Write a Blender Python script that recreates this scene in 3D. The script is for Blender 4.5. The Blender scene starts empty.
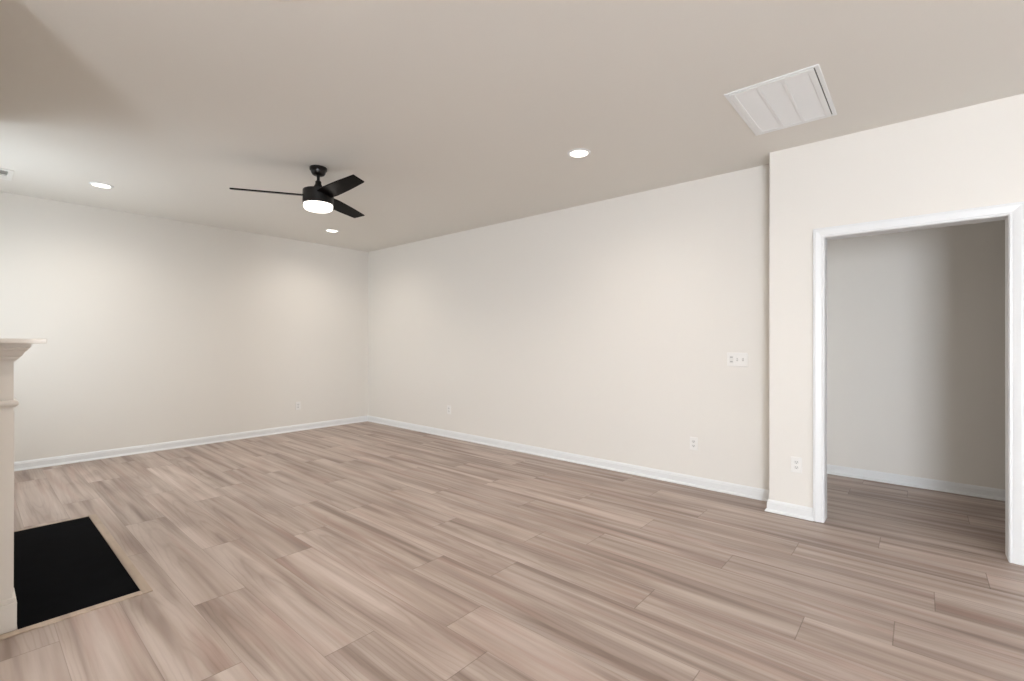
import bpy, bmesh, math, random
from mathutils import Vector, Matrix
random.seed(7)
S = bpy.context.scene
COL = S.collection
PI = math.pi

# ------------------------------------------------------------ camera
EYE = 1.30
F_PX = 472.25
YAW, PITCH, ROLL = math.radians(49.16), math.radians(0.143), math.radians(-0.125)
fw = Vector((math.sin(YAW) * math.cos(PITCH), math.cos(YAW) * math.cos(PITCH), math.sin(PITCH)))
rt = Vector((math.cos(YAW), -math.sin(YAW), 0))
up = rt.cross(fw).normalized()
r2 = rt * math.cos(ROLL) - up * math.sin(ROLL)
u2 = rt * math.sin(ROLL) + up * math.cos(ROLL)
cd = bpy.data.cameras.new('camera')
cd.sensor_fit = 'HORIZONTAL'
cd.sensor_width = 36.0
cd.lens = 36.0 * F_PX / 1024.0
cd.clip_start = 0.05
cam = bpy.data.objects.new('camera', cd)
COL.objects.link(cam)
m = Matrix((r2, u2, -fw)).transposed().to_4x4()
m.translation = Vector((0, 0, EYE))
cam.matrix_world = m
S.camera = cam

# ------------------------------------------------------------ view, world
S.view_settings.view_transform = 'Standard'
S.view_settings.look = 'None'
S.view_settings.exposure = 0.10
S.view_settings.gamma = 1.0
S.view_settings.use_curve_mapping = False

W = bpy.data.worlds.new('daylight'); S.world = W; W.use_nodes = True
nt = W.node_tree; nt.nodes.clear()
wo = nt.nodes.new('ShaderNodeOutputWorld'); bg = nt.nodes.new('ShaderNodeBackground')
tc = nt.nodes.new('ShaderNodeTexCoord'); sx = nt.nodes.new('ShaderNodeSeparateXYZ')
rp = nt.nodes.new('ShaderNodeValToRGB'); mr = nt.nodes.new('ShaderNodeMapRange')
mr.inputs['From Min'].default_value = -1; mr.inputs['From Max'].default_value = 1
rp.color_ramp.elements[0].position = 0.46; rp.color_ramp.elements[0].color = (.30, .29, .22, 1)
rp.color_ramp.elements[1].position = 0.52; rp.color_ramp.elements[1].color = (.80, .90, 1, 1)
nt.links.new(tc.outputs['Generated'], sx.inputs[0]); nt.links.new(sx.outputs['Z'], mr.inputs['Value'])
nt.links.new(mr.outputs[0], rp.inputs[0]); nt.links.new(rp.outputs[0], bg.inputs[0])
bg.inputs['Strength'].default_value = 1.6
nt.links.new(bg.outputs[0], wo.inputs[0])

# room numbers (metres; X towards the long wall, Y towards the end wall)
H = 2.763
XL, YE = 4.306, 6.832           # long wall, end wall
XB, YB = 4.055, 0.880           # wall that juts forward and holds the doorway
WT = 0.13
DY0, DY1, DH = -0.396, 0.5225, 2.057
XH = 5.605                      # far wall of the hall
XW = -0.55                      # window wall beyond the fireplace
XK = -3.2                       # window wall of the wider part of the room, before the fireplace
XC, CY0, CY1 = 0.06, 2.80, 4.75 # chimney breast
YR = -4.6                       # rear wall

def area(name, loc, rot, sx_, sy_, power, col):
    l = bpy.data.lights.new(name, 'AREA'); l.shape = 'RECTANGLE'
    l.size, l.size_y, l.energy, l.color = sx_, sy_, power, col
    o = bpy.data.objects.new(name, l); o.location = loc; o.rotation_euler = rot
    COL.objects.link(o); return o
# daylight entering at each window
WINS = [(XW, 5.10, 5.95, 0.62, 2.25), (XK, -2.8, -1.2, 0.05, 2.10)]   # wall x, y0, y1, z0, z1
DAY = (0.80, 0.89, 1.0)         # sky light, falling slightly downwards
LAWN = (.93, 0.955, 1.0)        # light thrown up by the lawn outside
PW = [22, 265]
COLS = [(.70, .87, 1.0), DAY]
for (wx, a, b, c, d), p, dc in zip(WINS, PW, COLS):
    area('window_daylight', (wx - 0.03, (a + b) / 2, (c + d) / 2), (0, -PI / 2 + math.radians(8), 0), d - c, b - a, p * .75, dc)
    area('lawn_bounce', (wx - 0.05, (a + b) / 2, (c + d) / 2), (0, -PI / 2 - math.radians(35), 0), d - c, b - a, p * .85, LAWN)
RW = (0.6, 3.0, 0.62, 2.25)     # unseen rear wall window, added as fill light: x0,x1,z0,z1
HW = (4.60, 5.25, 0.35, 1.75)   # unseen window added at the hall's left end to brighten the hall
area('window_daylight', ((HW[0] + HW[1]) / 2, 3.02, (HW[2] + HW[3]) / 2), (-PI / 2, 0, 0), HW[1] - HW[0], HW[3] - HW[2], 17, (.93, .95, .98))
area('window_daylight', ((RW[0] + RW[1]) / 2, YR - 0.02, (RW[2] + RW[3]) / 2), (PI / 2, 0, 0), RW[1] - RW[0], RW[3] - RW[2], 30, (.94, .95, 1.0))

# ------------------------------------------------------------ materials
def lin(c):
    return tuple(((v / 255) / 12.92 if v / 255 <= .04045 else ((v / 255 + .055) / 1.055) ** 2.4) for v in c) + (1,)
def mat(name, col, rough=.5, metal=0, emit=None, estr=0, spec=None, noise=0, nscale=30, bump=0):
    m = bpy.data.materials.new(name); m.use_nodes = True
    n = m.node_tree.nodes; L = m.node_tree.links; b = n['Principled BSDF']
    b.inputs['Base Color'].default_value = lin(col)
    b.inputs['Roughness'].default_value = rough; b.inputs['Metallic'].default_value = metal
    if spec is not None: b.inputs['Specular IOR Level'].default_value = spec
    if emit: b.inputs['Emission Color'].default_value = lin(emit); b.inputs['Emission Strength'].default_value = estr
    t = n.new('ShaderNodeTexCoord'); z = n.new('ShaderNodeTexNoise'); z.inputs['Scale'].default_value = nscale
    z.inputs['Detail'].default_value = 4
    L.new(t.outputs['Object'], z.inputs['Vector'])
    if noise:
        mx = n.new('ShaderNodeMix'); mx.data_type = 'RGBA'
        c = lin(col); mx.inputs['A'].default_value = tuple(v * (1 - noise) for v in c[:3]) + (1,)
        mx.inputs['B'].default_value = tuple(min(1, v * (1 + noise)) for v in c[:3]) + (1,)
        L.new(z.outputs['Fac'], mx.inputs['Factor']); L.new(mx.outputs['Result'], b.inputs['Base Color'])
    if bump:
        bm_ = n.new('ShaderNodeBump'); bm_.inputs['Strength'].default_value = bump; bm_.inputs['Distance'].default_value = .001
        L.new(z.outputs['Fac'], bm_.inputs['Height']); L.new(bm_.outputs[0], b.inputs['Normal'])
    return m
M = {}
M['wall'] = mat('wall_paint', (230, 226, 219), .62, noise=.01, nscale=250, bump=.12)
M['ceiling'] = mat('ceiling_paint', (229, 226, 219), .85, noise=.01, nscale=200, bump=.15, spec=.2)
M['trim'] = mat('white_trim_paint', (232, 233, 233), .35, noise=.005, nscale=60)
M['mantel'] = mat('shaded_mantel_paint', (222, 216, 208), .35, noise=.005, nscale=60)  # white paint darkened and warmed; shade on the near side put into the colour
M['plate'] = mat('wall_plate_plastic', (236, 234, 230), .3, noise=.005)
M['slot'] = mat('outlet_slot', (60, 58, 56), .6, noise=.02)
M['toggle'] = mat('switch_lever_plastic', (226, 224, 220), .3, noise=.005)
M['vent'] = mat('vent_enamel', (240, 242, 242), .4, noise=.005)
M['register'] = mat('register_enamel', (231, 229, 224), .4, noise=.005)
M['vent_dark'] = mat('vent_cavity', (110, 108, 104), .8, noise=.05)
M['filter'] = mat('vent_filter_cloth', (212, 213, 212), .9, noise=.03, nscale=400)
M['bronze'] = mat('fan_black_bronze', (12, 9, 8), .4, .08, noise=.1, nscale=20)
M['blade'] = mat('fan_blade_black', (9, 6, 6), .3, noise=.15, nscale=15, spec=.03)
M['led'] = mat('recessed_lens', (255, 250, 240), .5, emit=(255, 246, 232), estr=4)
M['fanglass'] = mat('fan_opal_glass', (255, 250, 244), .4, emit=(255, 246, 236), estr=2.5)
M['firebox'] = mat('firebox_black', (24, 24, 24), .6, noise=.2, nscale=40, bump=.3)
M['frame'] = mat('window_frame_white', (238, 238, 236), .35, noise=.005)
def hearth_mat():
    m = mat('hearth_black_stone', (11, 12, 15), .6, noise=.5, nscale=9, bump=.03, spec=.01)
    return m
M['hearth'] = hearth_mat()
g = bpy.data.materials.new('window_glass'); g.use_nodes = True
gn = g.node_tree.nodes; gl = g.node_tree.links
gb = gn['Principled BSDF']; gb.inputs['Transmission Weight'].default_value = 1; gb.inputs['Roughness'].default_value = .02; gb.inputs['IOR'].default_value = 1.45
nz = gn.new('ShaderNodeTexNoise'); nz.inputs['Scale'].default_value = 3
cr = gn.new('ShaderNodeMapRange'); cr.inputs['To Min'].default_value = .0; cr.inputs['To Max'].default_value = .03
gl.new(nz.outputs['Fac'], cr.inputs['Value']); gl.new(cr.outputs[0], gb.inputs['Roughness'])
M['glass'] = g

def wood_mat(name, attr=True, tint=None):
    m = bpy.data.materials.new(name); m.use_nodes = True
    n = m.node_tree.nodes; L = m.node_tree.links; b = n['Principled BSDF']
    tc = n.new('ShaderNodeTexCoord')
    at = n.new('ShaderNodeAttribute'); at.attribute_name = 'plank_tone'
    sep = n.new('ShaderNodeSeparateColor'); L.new(at.outputs['Color'], sep.inputs[0])
    # shift the grain per plank
    off = n.new('ShaderNodeVectorMath'); off.operation = 'MULTIPLY'; off.inputs[1].default_value = (37, 53, 29)
    L.new(at.outputs['Color'], off.inputs[0])
    add = n.new('ShaderNodeVectorMath'); add.operation = 'ADD'
    L.new(tc.outputs['Object'], add.inputs[0]); L.new(off.outputs[0], add.inputs[1])
    def mapped(s):
        mp = n.new('ShaderNodeMapping'); mp.inputs['Scale'].default_value = s; L.new(add.outputs[0], mp.inputs['Vector']); return mp
    def noise(s, sc, det, dist=0, rough=.5):
        z = n.new('ShaderNodeTexNoise'); z.inputs['Scale'].default_value = sc; z.inputs['Detail'].default_value = det
        z.inputs['Distortion'].default_value = dist; z.inputs['Roughness'].default_value = rough
        L.new(mapped(s).outputs[0], z.inputs['Vector']); return z
    broad = noise((14.0, .6, 1), 1.0, 2.5, .35)       # long dark streaks along a plank
    patch = noise((3.2, 1.2, 1), 1.0, 3, .3)
    fine = noise((110, 3.0, 1), 1.0, 4, .3, .65)
    red = noise((11, .8, 1), 1.3, 2, .2)
    # cathedral figure: nested arches centred somewhere along each plank
    puv = n.new('ShaderNodeUVMap'); puv.uv_map = 'plank'
    cen = n.new('ShaderNodeVectorMath'); cen.operation = 'MULTIPLY_ADD'
    L.new(at.outputs['Color'], cen.inputs[0]); cen.inputs[1].default_value = (-.10, -1.9, 0); cen.inputs[2].default_value = (-.067, .2, 0)
    sh = n.new('ShaderNodeVectorMath'); sh.operation = 'ADD'; L.new(puv.outputs[0], sh.inputs[0]); L.new(cen.outputs[0], sh.inputs[1])
    scl = n.new('ShaderNodeVectorMath'); scl.operation = 'MULTIPLY'; scl.inputs[1].default_value = (9.5, .55, 0); L.new(sh.outputs[0], scl.inputs[0])
    wob = noise((14, 3, 1), 1.0, 3, .2)
    wb = n.new('ShaderNodeVectorMath'); wb.operation = 'MULTIPLY_ADD'; wb.inputs[1].default_value = (.30, .22, 0)
    L.new(wob.outputs['Color'], wb.inputs[0]); L.new(scl.outputs[0], wb.inputs[2])
    wv = n.new('ShaderNodeTexWave'); wv.wave_type = 'RINGS'; wv.rings_direction = 'SPHERICAL'
    wv.inputs['Scale'].default_value = 1.7; wv.inputs['Distortion'].default_value = 1.2; wv.inputs['Detail'].default_value = 2
    L.new(wb.outputs[0], wv.inputs['Vector'])
    def ramp(src, stops):
        r = n.new('ShaderNodeValToRGB'); e = r.color_ramp.elements
        e[0].position, e[0].color = stops[0][0], stops[0][1]; e[1].position, e[1].color = stops[-1][0], stops[-1][1]
        for p, c in stops[1:-1]: k = e.new(p); k.color = c
        L.new(src, r.inputs[0]); return r.outputs[0]
    def mix(f, a, c, mode='MIX'):
        x = n.new('ShaderNodeMix'); x.data_type = 'RGBA'; x.blend_type = mode
        if isinstance(f, (int, float)): x.inputs['Factor'].default_value = f
        else: L.new(f, x.inputs['Factor'])
        for s, v in (('A', a), ('B', c)):
            if isinstance(v, tuple): x.inputs[s].default_value = v
            else: L.new(v, x.inputs[s])
        return x.outputs['Result']
    base = ramp(broad.outputs['Fac'], [(.32, lin(C_DARK)), (.47, lin(C_MID)), (.66, lin(C_LIGHT))])
    gry = (1, 1, 1, 1)
    base = mix(ramp(red.outputs['Fac'], [(.52, (0, 0, 0, 1)), (.70, (.42, .42, .42, 1))]), base, lin(C_RED))
    base = mix(ramp(patch.outputs['Fac'], [(.5, (0, 0, 0, 1)), (.72, (.45, .45, .45, 1))]), base, lin(C_DARK))
    fig = ramp(wv.outputs['Fac'], [(0, (.87, .855, .84, 1)), (.16, (.955, .95, .945, 1)), (.4, (1, 1, 1, 1))])
    figm = ramp(patch.outputs['Fac'], [(.38, (.15, .15, .15, 1)), (.6, (.9, .9, .9, 1))])
    base = mix(figm, base, mix(1.0, base, fig, 'MULTIPLY'))
    base = mix(.4, base, ramp(fine.outputs['Fac'], [(.3, (.86, .85, .84, 1)), (.6, (1.0, 1.0, 1.0, 1))]), 'MULTIPLY')
    tone = ramp(sep.outputs[0], [(0, (.92, .915, .91, 1)), (.5, (.95, .945, .935, 1)), (1, (1.06, 1.055, 1.05, 1))])
    base = mix(1.0, base, tone, 'MULTIPLY')
    if attr:   # thin dark bevel between planks
        uv = n.new('ShaderNodeUVMap'); uv.uv_map = 'plank'
        su = n.new('ShaderNodeSeparateXYZ'); L.new(uv.outputs[0], su.inputs[0])
        def mth(op, a, c=None):
            x = n.new('ShaderNodeMath'); x.operation = op
            for i, v in enumerate((a, c)):
                if v is None: continue
                if isinstance(v, (int, float)): x.inputs[i].default_value = v
                else: L.new(v, x.inputs[i])
            return x.outputs[0]
        du = mth('MINIMUM', su.outputs[0], mth('SUBTRACT', PLANK_W, su.outputs[0]))
        dv = mth('MINIMUM', su.outputs[1], mth('SUBTRACT', PLANK_L, su.outputs[1]))
        s1 = mth('LESS_THAN', du, .0012); s2 = mth('LESS_THAN', dv, .0020)
        seam = mth('MAXIMUM', mth('MULTIPLY', s1, .35), mth('MULTIPLY', s2, .5))
        base = mix(seam, base, lin((92, 76, 66)))
    L.new(base, b.inputs['Base Color'])
    rr = n.new('ShaderNodeMapRange'); rr.inputs['To Min'].default_value = .38; rr.inputs['To Max'].default_value = .52
    L.new(fine.outputs['Fac'], rr.inputs['Value']); L.new(rr.outputs[0], b.inputs['Roughness'])
    b.inputs['Specular IOR Level'].default_value = .4
    bp = n.new('ShaderNodeBump'); bp.inputs['Strength'].default_value = .15; bp.inputs['Distance'].default_value = .0006
    L.new(fine.outputs['Fac'], bp.inputs['Height']); L.new(bp.outputs[0], b.inputs['Normal'])
    return m
PLANK_W, PLANK_L = .2335, 1.53
C_DARK, C_MID, C_LIGHT, C_RED = (142, 124, 114), (175, 158, 147), (198, 183, 174), (172, 141, 129)
M['floor'] = wood_mat('oak_plank_floor')
C_DARK, C_MID, C_LIGHT, C_RED = (160, 142, 126), (180, 162, 144), (190, 172, 154), (176, 152, 134)
M['wood'] = wood_mat('oak_edge_strip', attr=False)

# ------------------------------------------------------------ helpers
def box(bm, x0, y0, z0, x1, y1, z1, skip=''):
    v = [bm.verts.new(p) for p in ((x0, y0, z0), (x1, y0, z0), (x1, y1, z0), (x0, y1, z0), (x0, y0, z1), (x1, y0, z1), (x1, y1, z1), (x0, y1, z1))]
    fs = [bm.faces.new([v[i] for i in q]) for q in ((3, 2, 1, 0), (4, 5, 6, 7), (0, 1, 5, 4), (1, 2, 6, 5), (2, 3, 7, 6), (3, 0, 4, 7))]
    return v, fs
def obj(name, bm, m, parent=None, bevel=0, smooth=False, seg=2):
    bmesh.ops.recalc_face_normals(bm, faces=bm.faces)
    me = bpy.data.meshes.new(name); bm.to_mesh(me); bm.free()
    me.materials.append(m)
    if smooth:
        for p in me.polygons: p.use_smooth = True
        me.set_sharp_from_angle(angle=math.radians(35))
    o = bpy.data.objects.new(name, me); COL.objects.link(o)
    if parent is not None: o.parent = parent
    if bevel:
        b = o.modifiers.new('bevel', 'BEVEL'); b.width = bevel; b.segments = seg; b.limit_method = 'ANGLE'
        b.harden_normals = False
    return o
def thing(name, label, cat, loc=(0, 0, 0), rot=(0, 0, 0), group=None):
    o = bpy.data.objects.new(name, None); o.empty_display_size = .1; COL.objects.link(o)
    o.location = loc; o.rotation_euler = rot; o['label'] = label; o['category'] = cat
    if group: o['group'] = group
    return o
def struct(name, bm, m, label, cat, bevel=0):
    o = obj(name, bm, m, None, bevel); o['kind'] = 'structure'; o['label'] = label; o['category'] = cat; return o
def sweep(bm, path, prof, up_=Vector((0, 0, 1)), side=1):
    """prof: (offset, height) closed outline, extruded along an open path with mitred corners.
    offset is measured to the `side` of the path, in the plane normal to up_."""
    path = [Vector(p) for p in path]; rings = []
    for i, p in enumerate(path):
        ds = []
        if i > 0: ds.append((path[i] - path[i - 1]).normalized())
        if i < len(path) - 1: ds.append((path[i + 1] - path[i]).normalized())
        ns = [up_.cross(d).normalized() * side for d in ds]
        if len(ns) == 2:
            nn = (ns[0] + ns[1]); nn = nn / (nn.length_squared / 2) if nn.length > 1e-6 else ns[0]
        else: nn = ns[0]
        rings.append([bm.verts.new(p + nn * a + up_ * h) for a, h in prof])
    k = len(prof)
    for i in range(len(rings) - 1):
        for j in range(k):
            bm.faces.new((rings[i][j], rings[i][(j + 1) % k], rings[i + 1][(j + 1) % k], rings[i + 1][j]))
    bm.faces.new(rings[0]); bm.faces.new(list(reversed(rings[-1])))
def lathe(bm, prof, seg=48, cap=True):
    rings = []
    for r, z in prof:
        if r < 1e-6: rings.append([bm.verts.new((0, 0, z))])
        else: rings.append([bm.verts.new((r * math.cos(2 * PI * i / seg), r * math.sin(2 * PI * i / seg), z)) for i in range(seg)])
    for a, b in zip(rings, rings[1:]):
        for i in range(seg):
            j = (i + 1) % seg
            if len(a) == 1: bm.faces.new((a[0], b[i], b[j]))
            elif len(b) == 1: bm.faces.new((a[i], a[j], b[0]))
            else: bm.faces.new((a[i], a[j], b[j], b[i]))
def B(): return bmesh.new()

# ------------------------------------------------------------ floor of planks
known = {-2: 2.08, -1: 2.695, 0: 1.855, 1: 1.375, 2: 1.635, 3: 2.19, 4: 1.80, 5: 1.055, 6: .415, 7: 1.62, 8: .865, 9: -.055, 10: .595, 11: 1.25, 12: .20}
bm = B(); uvl = bm.loops.layers.uv.new('plank'); cl = bm.loops.layers.float_color.new('plank_tone')
X_0 = .9700; FX0, FX1, FY0, FY1 = XK - .1, XH + .1, YR - .1, YE + .1
k = -19
while X_0 + k * PLANK_W < FX1:
    xa = X_0 + k * PLANK_W; xb = xa + PLANK_W
    off = known.get(k, random.uniform(0, PLANK_L)); y = off
    while y > FY0: y -= PLANK_L
    while y < FY1:
        a, b_ = max(xa, FX0), min(xb, FX1); c, d = max(y, FY0), min(y + PLANK_L, FY1)
        if b_ > a + 1e-4 and d > c + 1e-4:
            vs = [bm.verts.new(p) for p in ((a, c, 0), (b_, c, 0), (b_, d, 0), (a, d, 0))]
            f = bm.faces.new(vs); t = (random.random(), random.random(), random.random(), 1)
            for lp in f.loops:
                lp[uvl].uv = (lp.vert.co.x - xa, lp.vert.co.y - y); lp[cl] = t
        y += PLANK_L
    k += 1
bmesh.ops.remove_doubles(bm, verts=bm.verts, dist=1e-5)
v, fs = box(bm, FX0, FY0, -.12, FX1, FY1, -.001)
struct('floor', bm, M['floor'], 'light greige oak plank floor running the length of the room', 'floor')

bm = B(); box(bm, FX0, FY0, H, FX1, FY1, H + .12)
struct('ceiling', bm, M['ceiling'], 'smooth flat off-white ceiling', 'ceiling')

# ------------------------------------------------------------ walls
TH = .12
bm = B(); box(bm, XL, YB - .02, 0, XL + TH, YE, H)
struct('wall_right', bm, M['wall'], 'long blank cream wall running to the far corner', 'wall')
bm = B(); box(bm, XC, YE, 0, XH + TH, YE + TH, H); box(bm, XW - TH, YE, 0, XC, YE + TH, H)
struct('wall_back', bm, M['wall'], 'cream end wall facing the room behind the ceiling fan', 'wall')
bm = B()
g_ = .012      # rough opening behind the jamb lining
box(bm, XB, DY1 + g_, 0, XB + WT, YB, H); box(bm, XB + WT, YB - .13, 0, XL + TH, YB, H)
box(bm, XB, DY0 - g_, DH + g_, XB + WT, DY1 + g_, H); box(bm, XB, YR, 0, XB + WT, DY0 - g_, H)
struct('wall_doorway', bm, M['wall'], 'cream wall jutting forward around the cased doorway', 'wall')
bm = B(); box(bm, XH, -2.6, 0, XH + TH, 3.1, H)
struct('wall_hall', bm, M['wall'], 'blank wall seen through the doorway', 'wall')
bm = B(); box(bm, XL + TH, 3.0, 0, HW[0], 3.1, H); box(bm, HW[1], 3.0, 0, XH, 3.1, H)
box(bm, HW[0], 3.0, 0, HW[1], 3.1, HW[2]); box(bm, HW[0], 3.0, HW[3], HW[1], 3.1, H)
struct('wall_hall_left', bm, M['wall'], 'end wall of the hall beyond the doorway, left', 'wall')
bm = B(); box(bm, XB + WT, -2.6, 0, XH, -2.5, H)
struct('wall_hall_right', bm, M['wall'], 'end wall of the hall beyond the doorway, right', 'wall')
bm = B()
box(bm, XW, CY0, 0, XC, CY0 + .65, H); box(bm, XW, CY1 - .49, 0, XC, CY1, H)
box(bm, XW, CY0 + .65, .75, XC, CY1 - .49, H); box(bm, XW, CY0 + .65, 0, XW + .05, CY1 - .49, .75)
bmesh.ops.remove_doubles(bm, verts=bm.verts, dist=1e-6)
struct('wall_chimney', bm, M['wall'], 'cream chimney breast behind the white mantel', 'wall')
# window walls, the nearer one set further out
def win_wall(name, x, ya, yb, label):
    bm = B(); ys = ya
    for (wx, a, b_, c, d) in WINS:
        if wx != x: continue
        box(bm, x - TH, ys, 0, x, a, H); box(bm, x - TH, a, 0, x, b_, c); box(bm, x - TH, a, d, x, b_, H); ys = b_
    box(bm, x - TH, ys, 0, x, yb, H)
    struct(name, bm, M['wall'], label, 'wall')
win_wall('wall_left', XW, CY0 + TH, YE, 'cream window wall beyond the fireplace')
win_wall('wall_left_near', XK, YR, CY0 + TH, 'cream window wall of the wide part of the room')
bm = B(); box(bm, XK, CY0, 0, XW, CY0 + TH, H)
struct('wall_left_return', bm, M['wall'], 'cream wall stepping back beside the chimney breast', 'wall')
bm = B()
box(bm, XK - TH, YR - TH, 0, RW[0], YR, H); box(bm, RW[1], YR - TH, 0, XB + WT, YR, H)
box(bm, RW[0], YR - TH, 0, RW[1], YR, RW[2]); box(bm, RW[0], YR - TH, RW[3], RW[1], YR, H)
struct('wall_front', bm, M['wall'], 'cream wall behind the camera', 'wall')

# windows: frame, meeting rail, sill and pane
def window(i, wx, a, b_, c, d, along='y'):
    def bx(bm, p, q, r, s, t0, t1):   # p..q along wall, r..s height, depth t0..t1 outwards
        if along == 'y': box(bm, wx - t1, p, r, wx - t0, q, s)
        elif along == 'x': box(bm, p, YR - t1, r, q, YR - t0, s)
        else: box(bm, p, 3.0 + t0, r, q, 3.0 + t1, s)
    bm = B(); w = .05
    bx(bm, a, a + w, c, d, .04, .11); bx(bm, b_ - w, b_, c, d, .04, .11)
    bx(bm, a + w, b_ - w, c, c + w, .04, .11); bx(bm, a + w, b_ - w, d - w, d, .04, .11)
    mz = (c + d) / 2
    bx(bm, a + w, b_ - w, mz - .02, mz + .02, .05, .10)
    f = struct('window_%d' % i, bm, M['frame'], 'white framed unseen window, out of shot, number %d along the wall' % i, 'window', .003)
    bm = B(); bx(bm, a + w, b_ - w, c + w, mz - .02, .072, .078); bx(bm, a + w, b_ - w, mz + .02, d - w, .072, .078)
    obj('window_pane', bm, M['glass'], f)
for i, w_ in enumerate(WINS): window(i + 1, *w_)
window(3, 0, *RW, along='x')  # added window around the rear fill light
window(4, 0, *HW, along='hall')  # added window around the hall fill light

# baseboards with shoe moulding
BASE = [(0, 0), (.0265, 0), (.0265, .007), (.022, .015), (.0145, .0195), (.0145, .066), (.0115, .071), (.0115, .077), (.006, .086), (.0035, .090), (0, .090)]
def base(name, path, label, side):
    bm = B(); sweep(bm, path, BASE, side=side)
    return struct(name, bm, M['trim'], label, 'baseboard')
CW = .066
base('baseboard_back', [(XW, YE, 0), (XL - .0005, YE, 0)], 'white baseboard along the end wall', -1)
base('baseboard_right', [(XL, YE, 0), (XL, YB + .0, 0)], 'white baseboard along the long cream wall', -1)
base('baseboard_doorway', [(XL, YB, 0), (XB, YB, 0), (XB, DY1 + CW, 0)], 'short white baseboard wrapping the corner beside the doorway', -1)
base('baseboard_doorway_right', [(XB, DY0 - CW, 0), (XB, YR, 0)], 'white baseboard to the right of the doorway', -1)
base('baseboard_hall', [(XH, 3.0, 0), (XH, -2.5, 0)], 'white baseboard seen through the doorway', -1)
base('baseboard_left', [(XW, CY1, 0), (XW, YE, 0)], 'white baseboard under the far left window', -1)
base('baseboard_chimney', [(XK, CY0, 0), (XC, CY0, 0), (XC, 3.02, 0)], 'white baseboard on the near side of the chimney breast', -1)

# door casing + jamb liner
CAS = [(0, 0), (0, .010), (.004, .0125), (.010, .0125), (.014, .0105), (.019, .0125), (.030, .015), (.048, .0185), (.054, .0185), (.057, .016), (.061, .0185), (CW, .017), (CW, 0)]
bm = B()
RV = .003
sweep(bm, [(XB, DY1 + RV, 0), (XB, DY1 + RV, DH + RV), (XB, DY0 - RV, DH + RV), (XB, DY0 - RV, 0)], [(a, h) for a, h in CAS], up_=Vector((-1, 0, 0)), side=1)
struct('trim_1', bm, M['trim'], 'white moulded casing framing the doorway', 'door casing')
bm = B(); j = .016
e = .0
box(bm, XB - .002, DY1, 0, XB + WT + .002, DY1 + j, DH + .0)
box(bm, XB - .002, DY0 - j, 0, XB + WT + .002, DY0, DH + .0)
box(bm, XB - .002, DY0 - j, DH, XB + WT + .002, DY1 + j, DH + j)
struct('trim_2', bm, M['trim'], 'white jamb lining inside the doorway', 'door jamb', .001)

# ------------------------------------------------------------ fireplace
PF = .142                 # front face of pilasters
PY0, PY1 = 3.085, 4.655
fp = thing('fireplace_mantel', 'white wooden fireplace mantel with stepped crown and thin shelf at the left edge', 'fireplace mantel', (XC, (PY0 + PY1) / 2, 0))
IN = fp.location.copy()
def fo(name, bm, m, bevel=0, smooth=False, label=None, parent=None):
    for v in bm.verts: v.co -= IN
    o = obj(name, bm, m, parent or fp, bevel, smooth)
    if label: o['label'] = label
    return o
PWD = .17
for y0, y1 in ((PY0, PY0 + PWD), (PY1 - PWD, PY1)):
    bm = B(); box(bm, XC, y0, 0, PF, y1, 1.207)
    # raised flat stile pieces around a recessed centre
    box(bm, PF, y0 + .025, .16, PF + .004, y0 + .04, .98); box(bm, PF, y1 - .04, .16, PF + .004, y1 - .025, .98)
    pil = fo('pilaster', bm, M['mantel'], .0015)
    bm = B(); box(bm, XC, y0 - .013, 0, PF + .013, y1 + .013, .125)
    box(bm, XC, y0 - .007, .125, PF + .007, y1 + .007, .145)
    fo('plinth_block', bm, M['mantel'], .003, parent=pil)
    bm = B(); sweep(bm, [(XC, y0, 1.0), (PF, y0, 1.0), (PF, y1, 1.0), (XC, y1, 1.0)],
                    [(0, 0), (.006, 0), (.008, .005), (.0145, .010), (.0165, .016), (.0165, .022), (.010, .028), (.004, .032), (0, .032)], side=-1)
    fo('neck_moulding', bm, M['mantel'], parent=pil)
bm = B(); box(bm, XC, PY0 + PWD, 1.0, PF - .01, PY1 - PWD, 1.207)
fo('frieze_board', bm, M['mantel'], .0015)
bm = B()
CR = [(0, 0), (.006, 0), (.008, .008), (.016, .012), (.018, .020), (.026, .026), (.030, .036), (.036, .046), (.044, .052), (.046, .060), (.052, .064), (.052, .080), (0, .080)]
sweep(bm, [(XC, PY0, 1.207), (PF, PY0, 1.207), (PF, PY1, 1.207), (XC, PY1, 1.207)], CR, side=-1)
box(bm, XC, PY0, 1.207, PF, PY1, 1.287)
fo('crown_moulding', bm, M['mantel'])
bm = B(); box(bm, XC, PY0 - .099, 1.287, PF + .099, PY1 + .099, 1.309)
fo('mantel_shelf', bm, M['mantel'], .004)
bm = B(); y0, y1 = PY0 + PWD, PY1 - PWD
box(bm, XC, y0, .0, XC + .02, y0 + .24, 1.0); box(bm, XC, y1 - .24, .0, XC + .02, y1, 1.0); box(bm, XC, y0 + .24, .75, XC + .02, y1 - .24, 1.0)
fo('black_surround', bm, M['firebox'], .002, label='black slab surround of the fire opening')
bm = B(); bx0 = XW + .06
box(bm, bx0, y0 + .26, .02, bx0 + .02, y1 - .26, .74); box(bm, bx0, y0 + .24, .02, XC - .002, y0 + .26, .74)
box(bm, bx0, y1 - .26, .02, XC - .002, y1 - .24, .74); box(bm, bx0, y0 + .24, .0, XC - .002, y1 - .24, .02)
fo('firebox', bm, M['firebox'], label='black metal firebox')

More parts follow.
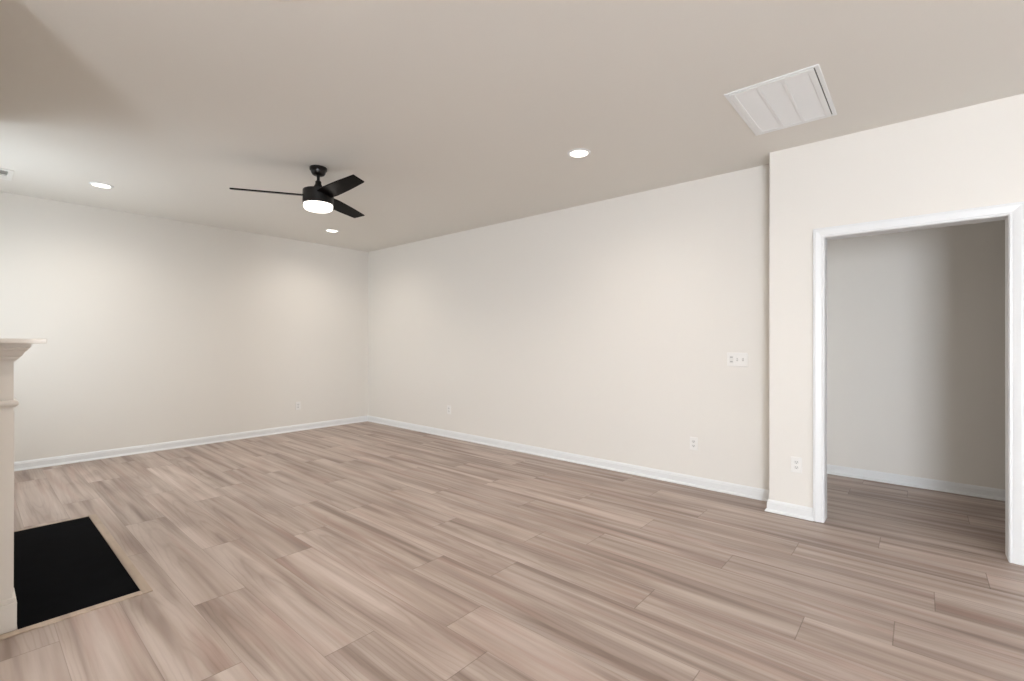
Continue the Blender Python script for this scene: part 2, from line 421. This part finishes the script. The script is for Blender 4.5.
hx1, hy0, hy1 = .598, 3.056, 4.640
h_ = thing('hearth', 'flat black stone hearth with narrow wood edging on the floor before the mantel', 'hearth', (XC, (hy0 + hy1) / 2, 0))
IN = h_.location.copy(); fp_, fp = fp, h_
def strip_tone(bm, v):
    cl = bm.loops.layers.float_color.new('plank_tone')
    for f in bm.faces:
        for l in f.loops: l[cl] = v
bm = B(); box(bm, PF + .016, hy0, .0005, hx1, hy1, .004); fo('hearth_slab', bm, M['hearth'], .001)
EB = .042
bm = B()
for q in (((hx1, hy0 - EB), (hx1 + EB, hy0 - EB), (hx1 + EB, hy1 + EB), (hx1, hy1 + EB)),):
    box(bm, hx1, hy0 - EB, .0005, hx1 + EB, hy1 + .022, .007)
strip_tone(bm, (1, .2, .7, 1)); fo('wood_edging', bm, M['wood'], .0015, label='long wood strip along the front of the hearth')
bm = B(); box(bm, XC + .004, hy0 - EB, .0005, hx1, hy0, .007); strip_tone(bm, (1, .9, .1, 1)); fo('wood_edging', bm, M['wood'], .0015)
bm = B(); box(bm, PF + .016, hy1, .0005, hx1, hy1 + .022, .007); strip_tone(bm, (1, .4, .3, 1)); fo('wood_edging', bm, M['wood'], .0015)
fp = fp_

# ------------------------------------------------------------ ceiling fan
FX, FY = 1.940, 3.839
fan = thing('ceiling_fan', 'black three-blade ceiling fan with a lit drum light, hanging from the ceiling', 'ceiling fan', (FX, FY, H))
bm = B(); lathe(bm, [(0, 0), (.067, 0), (.069, -.004), (.069, -.022), (.065, -.027), (.060, -.030), (.056, -.046), (.048, -.060), (.036, -.067), (.022, -.070), (0, -.070)])
obj('canopy', bm, M['bronze'], fan, 0, True)
bm = B(); lathe(bm, [(0, -.07), (.0125, -.07), (.0125, -.165), (0, -.165)], 24)
obj('downrod', bm, M['bronze'], fan, 0, True)
bm = B(); lathe(bm, [(0, -.112), (.018, -.112), (.024, -.118), (.025, -.140), (.035, -.158), (.038, -.184), (.036, -.192), (0, -.192)], 32)
obj('coupling', bm, M['bronze'], fan, 0, True)
bm = B(); lathe(bm, [(0, -.190), (.105, -.190), (.117, -.193), (.122, -.200), (.1225, -.306), (.119, -.311), (0, -.311)], 64)
obj('motor_housing', bm, M['bronze'], fan, 0, True)
bm = B(); lathe(bm, [(0, -.308), (.113, -.308), (.116, -.313), (.116, -.330), (.111, -.347), (.098, -.357), (.073, -.362), (0, -.364)], 64)
obj('light_diffuser', bm, M['fanglass'], fan, 0, True, )['label'] = 'lit white drum light under the fan'
ZB = -.242
def blade_mesh():
    bm = B(); n = 14; top = []; bot = []
    # outline: trailing edge straight, slanted tip
    outl = [(.095, -.062), (.20, -.072), (.42, -.066), (.665, -.052), (.648, .052), (.42, .066), (.20, .072), (.095, .062)]
    t = .0050
    for x, y in outl: top.append(bm.verts.new((x, y, t))); bot.append(bm.verts.new((x, y, -t)))
    bm.faces.new(top); bm.faces.new(list(reversed(bot)))
    for i in range(len(outl)):
        j_ = (i + 1) % len(outl); bm.faces.new((top[i], bot[i], bot[j_], top[j_]))
    return bm
bl = blade_mesh(); bmesh.ops.recalc_face_normals(bl, faces=bl.faces)
me = bpy.data.meshes.new('blade'); bl.to_mesh(me); bl.free(); me.materials.append(M['blade'])
for k, a in enumerate((148.5, 268.5, 28.5)):
    o = bpy.data.objects.new('blade', me); COL.objects.link(o); o.parent = fan
    # looking outwards the right-hand edge rides higher
    o.matrix_local = Matrix.Translation((0, 0, ZB)) @ Matrix.Rotation(math.radians(a), 4, 'Z') @ Matrix.Rotation(math.radians(-13), 4, 'X')
    b = o.modifiers.new('bevel', 'BEVEL'); b.width = .0015; b.segments = 2
l = bpy.data.lights.new('fan_lamp', 'SPOT'); l.energy = 30; l.color = (1, .93, .84); l.spot_size = math.radians(165); l.spot_blend = .6; l.shadow_soft_size = .1
o = bpy.data.objects.new('fan_lamp', l); COL.objects.link(o); o.parent = fan; o.location = (0, 0, -.42)

# ------------------------------------------------------------ recessed lights
RL = [(.829, 5.818, 'lit round recessed ceiling light left of the fan, near the end wall'),
      (3.159, 5.878, 'lit round recessed ceiling light just behind the fan, near the far corner'),
      (.829, 2.000, 'lit round recessed ceiling light out of shot above the camera, on the fireplace side'),
      (3.103, 2.000, 'lit round recessed ceiling light between the fan and the large ceiling vent')]
first = None
def copy_tree(o, parent=None):
    c = o.copy(); COL.objects.link(c); c.parent = parent
    for ch in list(o.children): copy_tree(ch, c)
    return c
for x, y, lab in RL:
    if first is None:
        t = thing('recessed_light', lab, 'ceiling light', (x, y, H), group='recessed ceiling lights')
        bm = B(); seg = 48
        lathe(bm, [(.066, -.003), (.070, -.008), (.086, -.0045), (.090, 0), (.066, 0), (.066, -.003)], seg)
        obj('trim_ring', bm, M['trim'], t, 0, True)
        bm = B(); lathe(bm, [(0, -.002), (.0655, -.002), (.0655, -.006), (.05, -.008), (0, -.009)], seg)
        obj('light_lens', bm, M['led'], t, 0, True)
        l = bpy.data.lights.new('downlight', 'SPOT'); l.energy = 52; l.color = (1, .92, .84); l.spot_size = math.radians(165); l.spot_blend = 1; l.shadow_soft_size = .06
        o = bpy.data.objects.new('downlight', l); COL.objects.link(o); o.parent = t; o.location = (0, 0, -.02)
        first = t
    else:
        t = copy_tree(first); t.location = (x, y, H); t['label'] = lab

# ------------------------------------------------------------ large return air vent
vx0, vx1, vy0, vy1 = 2.931, 3.655, .402, .878
v_ = thing('return_air_vent', 'large white return air grille in the ceiling by the doorway wall', 'ceiling vent', (-.010 + (vx0 + vx1) / 2, (vy0 + vy1) / 2, H))
hx, hy = (vx1 - vx0) / 2, (vy1 - vy0) / 2
def rectframe(bm, ax, ay, bx_, by_, z0, z1):
    box(bm, -ax, -ay, z0, ax, -by_, z1); box(bm, -ax, by_, z0, ax, ay, z1)
    box(bm, -ax, -by_, z0, -bx_, by_, z1); box(bm, bx_, -by_, z0, ax, by_, z1)
bm = B(); rectframe(bm, hx, hy, hx - .022, hy - .022, -.007, 0)
obj('outer_frame', bm, M['vent'], v_, .003)
bm = B(); dx, dy = hx - .0225, hy - .0250
rectframe(bm, dx, dy, dx - .028, dy - .028, -.0090, -.003)
for q in (-1, 1):
    yb = q * (dy - .028) / 3; box(bm, -dx + .028, yb - .009, -.0090, dx - .028, yb + .009, -.0072)
door = obj('grille_door', bm, M['vent'], v_, .001); door.location.y = .0025
bm = B(); n = 46
for i in range(n):
    x = -dx + .028 + (i + .5) * (2 * dx - .056) / n
    v8, _ = box(bm, x - .0062, -dy + .026, -.0056, x + .0062, dy - .026, -.0048)
    bmesh.ops.rotate(bm, verts=v8, cent=(x, 0, -.0052), matrix=Matrix.Rotation(math.radians(12), 3, 'Y'))
obj('louvre', bm, M['vent'], door)
bm = B(); box(bm, -dx + .02, -dy + .02, -.0025, dx - .02, dy - .02, -.0005); obj('filter_panel', bm, M['filter'], v_)
bm = B(); box(bm, -hx + .02, -hy + .02, -.0022, hx - .02, -hy + .028, -.0002)
obj('shadow_gap', bm, M['vent_dark'], v_)['label'] = 'dark gap around the hinged grille'

# ------------------------------------------------------------ supply register at far left of ceiling
sx0, sx1, sy0, sy1 = -.05, .268, 5.90, 6.27
r_ = thing('ceiling_register', 'small white ceiling register with dark slots at the far left edge', 'ceiling vent', ((sx0 + sx1) / 2, (sy0 + sy1) / 2, H))
ax, ay = (sx1 - sx0) / 2, (sy1 - sy0) / 2
bm = B(); rectframe(bm, ax, ay, ax - .034, ay - .045, -.008, 0); box(bm, -ax + .034, -.010, -.008, ax - .034, .010, 0)
obj('outer_frame', bm, M['register'], r_, .002)
bm = B(); box(bm, -ax + .03, -ay + .04, -.0015, ax - .03, ay - .04, -.0003); obj('duct_opening', bm, M['vent_dark'], r_)
bm = B()
for i in range(6):
    y = .018 + i * (ay - .063) / 6
    for sgn in (1, -1):
        v8, _ = box(bm, -ax + .034, sgn * y - .001, -.009, ax - .034, sgn * y + (.021 if sgn > 0 else .015), -.008)
        bmesh.ops.rotate(bm, verts=v8, cent=(0, sgn * y, -.0085), matrix=Matrix.Rotation(math.radians(3 if sgn > 0 else 35), 3, 'X'))
obj('louvre', bm, M['register'], r_)

# ------------------------------------------------------------ outlets and switches; built facing -X, then turned
def plate_bm(w, h):
    bm = B(); box(bm, -.006, -w / 2, -h / 2, 0, w / 2, h / 2); return bm
def outlet(label, loc, rz, group=None):
    t = thing('wall_outlet', label, 'outlet', loc, (0, 0, rz), 'duplex wall outlets')
    obj('cover_plate', plate_bm(.072, .116), M['plate'], t, .0025)
    for s in (-1, 1):
        bm = B()
        z0 = s * .0195
        pts = [(.0155 * math.cos(a) * 1.08, max(-.0125, min(.0125, .0165 * math.sin(a)))) for a in [2 * PI * i / 28 for i in range(28)]]
        fr = [bm.verts.new((-.0085, y, z0 + z)) for y, z in pts]; bk = [bm.verts.new((-.005, y, z0 + z)) for y, z in pts]
        bm.faces.new(fr); bm.faces.new(list(reversed(bk)))
        for i in range(28): bm.faces.new((fr[i], bk[i], bk[(i + 1) % 28], fr[(i + 1) % 28]))
        rc = obj('receptacle', bm, M['toggle'], t, 0)
        bm = B(); box(bm, -.0092, -.0075, z0 - .001, -.008, -.0050, z0 + .008); box(bm, -.0092, .0050, z0 - .001, -.008, .0075, z0 + .0065)
        box(bm, -.0092, -.0022, z0 - .0090, -.008, .0022, z0 - .0048)
        obj('slot', bm, M['slot'], rc)
    bm = B(); lathe(bm, [(0, 0), (.003, 0), (.003, .0015), (0, .002)], 12)
    bmesh.ops.rotate(bm, verts=bm.verts, cent=(0, 0, 0), matrix=Matrix.Rotation(-PI / 2, 3, 'Y')); bmesh.ops.translate(bm, verts=bm.verts, vec=(-.006, 0, 0))
    obj('screw', bm, M['toggle'], t)
    return t
outlet('white duplex outlet low on the long wall, nearest the doorway wall', (XL, 1.547, .383), 0)
outlet('small white outlet low on the long wall, nearest the far corner', (XL, 4.848, .372), 0)
outlet('white outlet low on the end wall', (3.157, YE, .362), PI / 2)
outlet('white duplex outlet beside the doorway casing above the short baseboard', (XB, .698, .387), 0)
sw = thing('light_switch', 'wide white three-gang switch plate at hand height on the long wall', 'light switch', (XL, 1.180, 1.152))
obj('cover_plate', plate_bm(.163, .116), M['plate'], sw, .0025)
bm = B(); box(bm, -.0080, .046 - .0165, -.033, -.005, .046 + .0165, .033); d_ = obj('rocker_switch', bm, M['toggle'], sw, .002)
bg_ = mat('button_grey', (180, 178, 175), .4, noise=.01)
for z in (.014, -.024):
    bm = B(); box(bm, -.0090, .046 - .011, z, -.0078, .046 + .011, z + .010); obj('button', bm, bg_, d_)
for y in (0, -.046):
    bm = B(); box(bm, -.0075, y - .006, -.013, -.005, y + .006, .013); tg = obj('toggle_collar', bm, mat('toggle_collar', (196, 193, 188), .4, noise=.01), sw, .001)
    bm = B(); v8, _ = box(bm, -.018, y - .0042, -.004, -.006, y + .0042, .005)
    bmesh.ops.rotate(bm, verts=v8, cent=(-.006, y, 0), matrix=Matrix.Rotation(math.radians(22), 3, 'Y'))
    obj('toggle_lever', bm, M['toggle'], tg, .001)
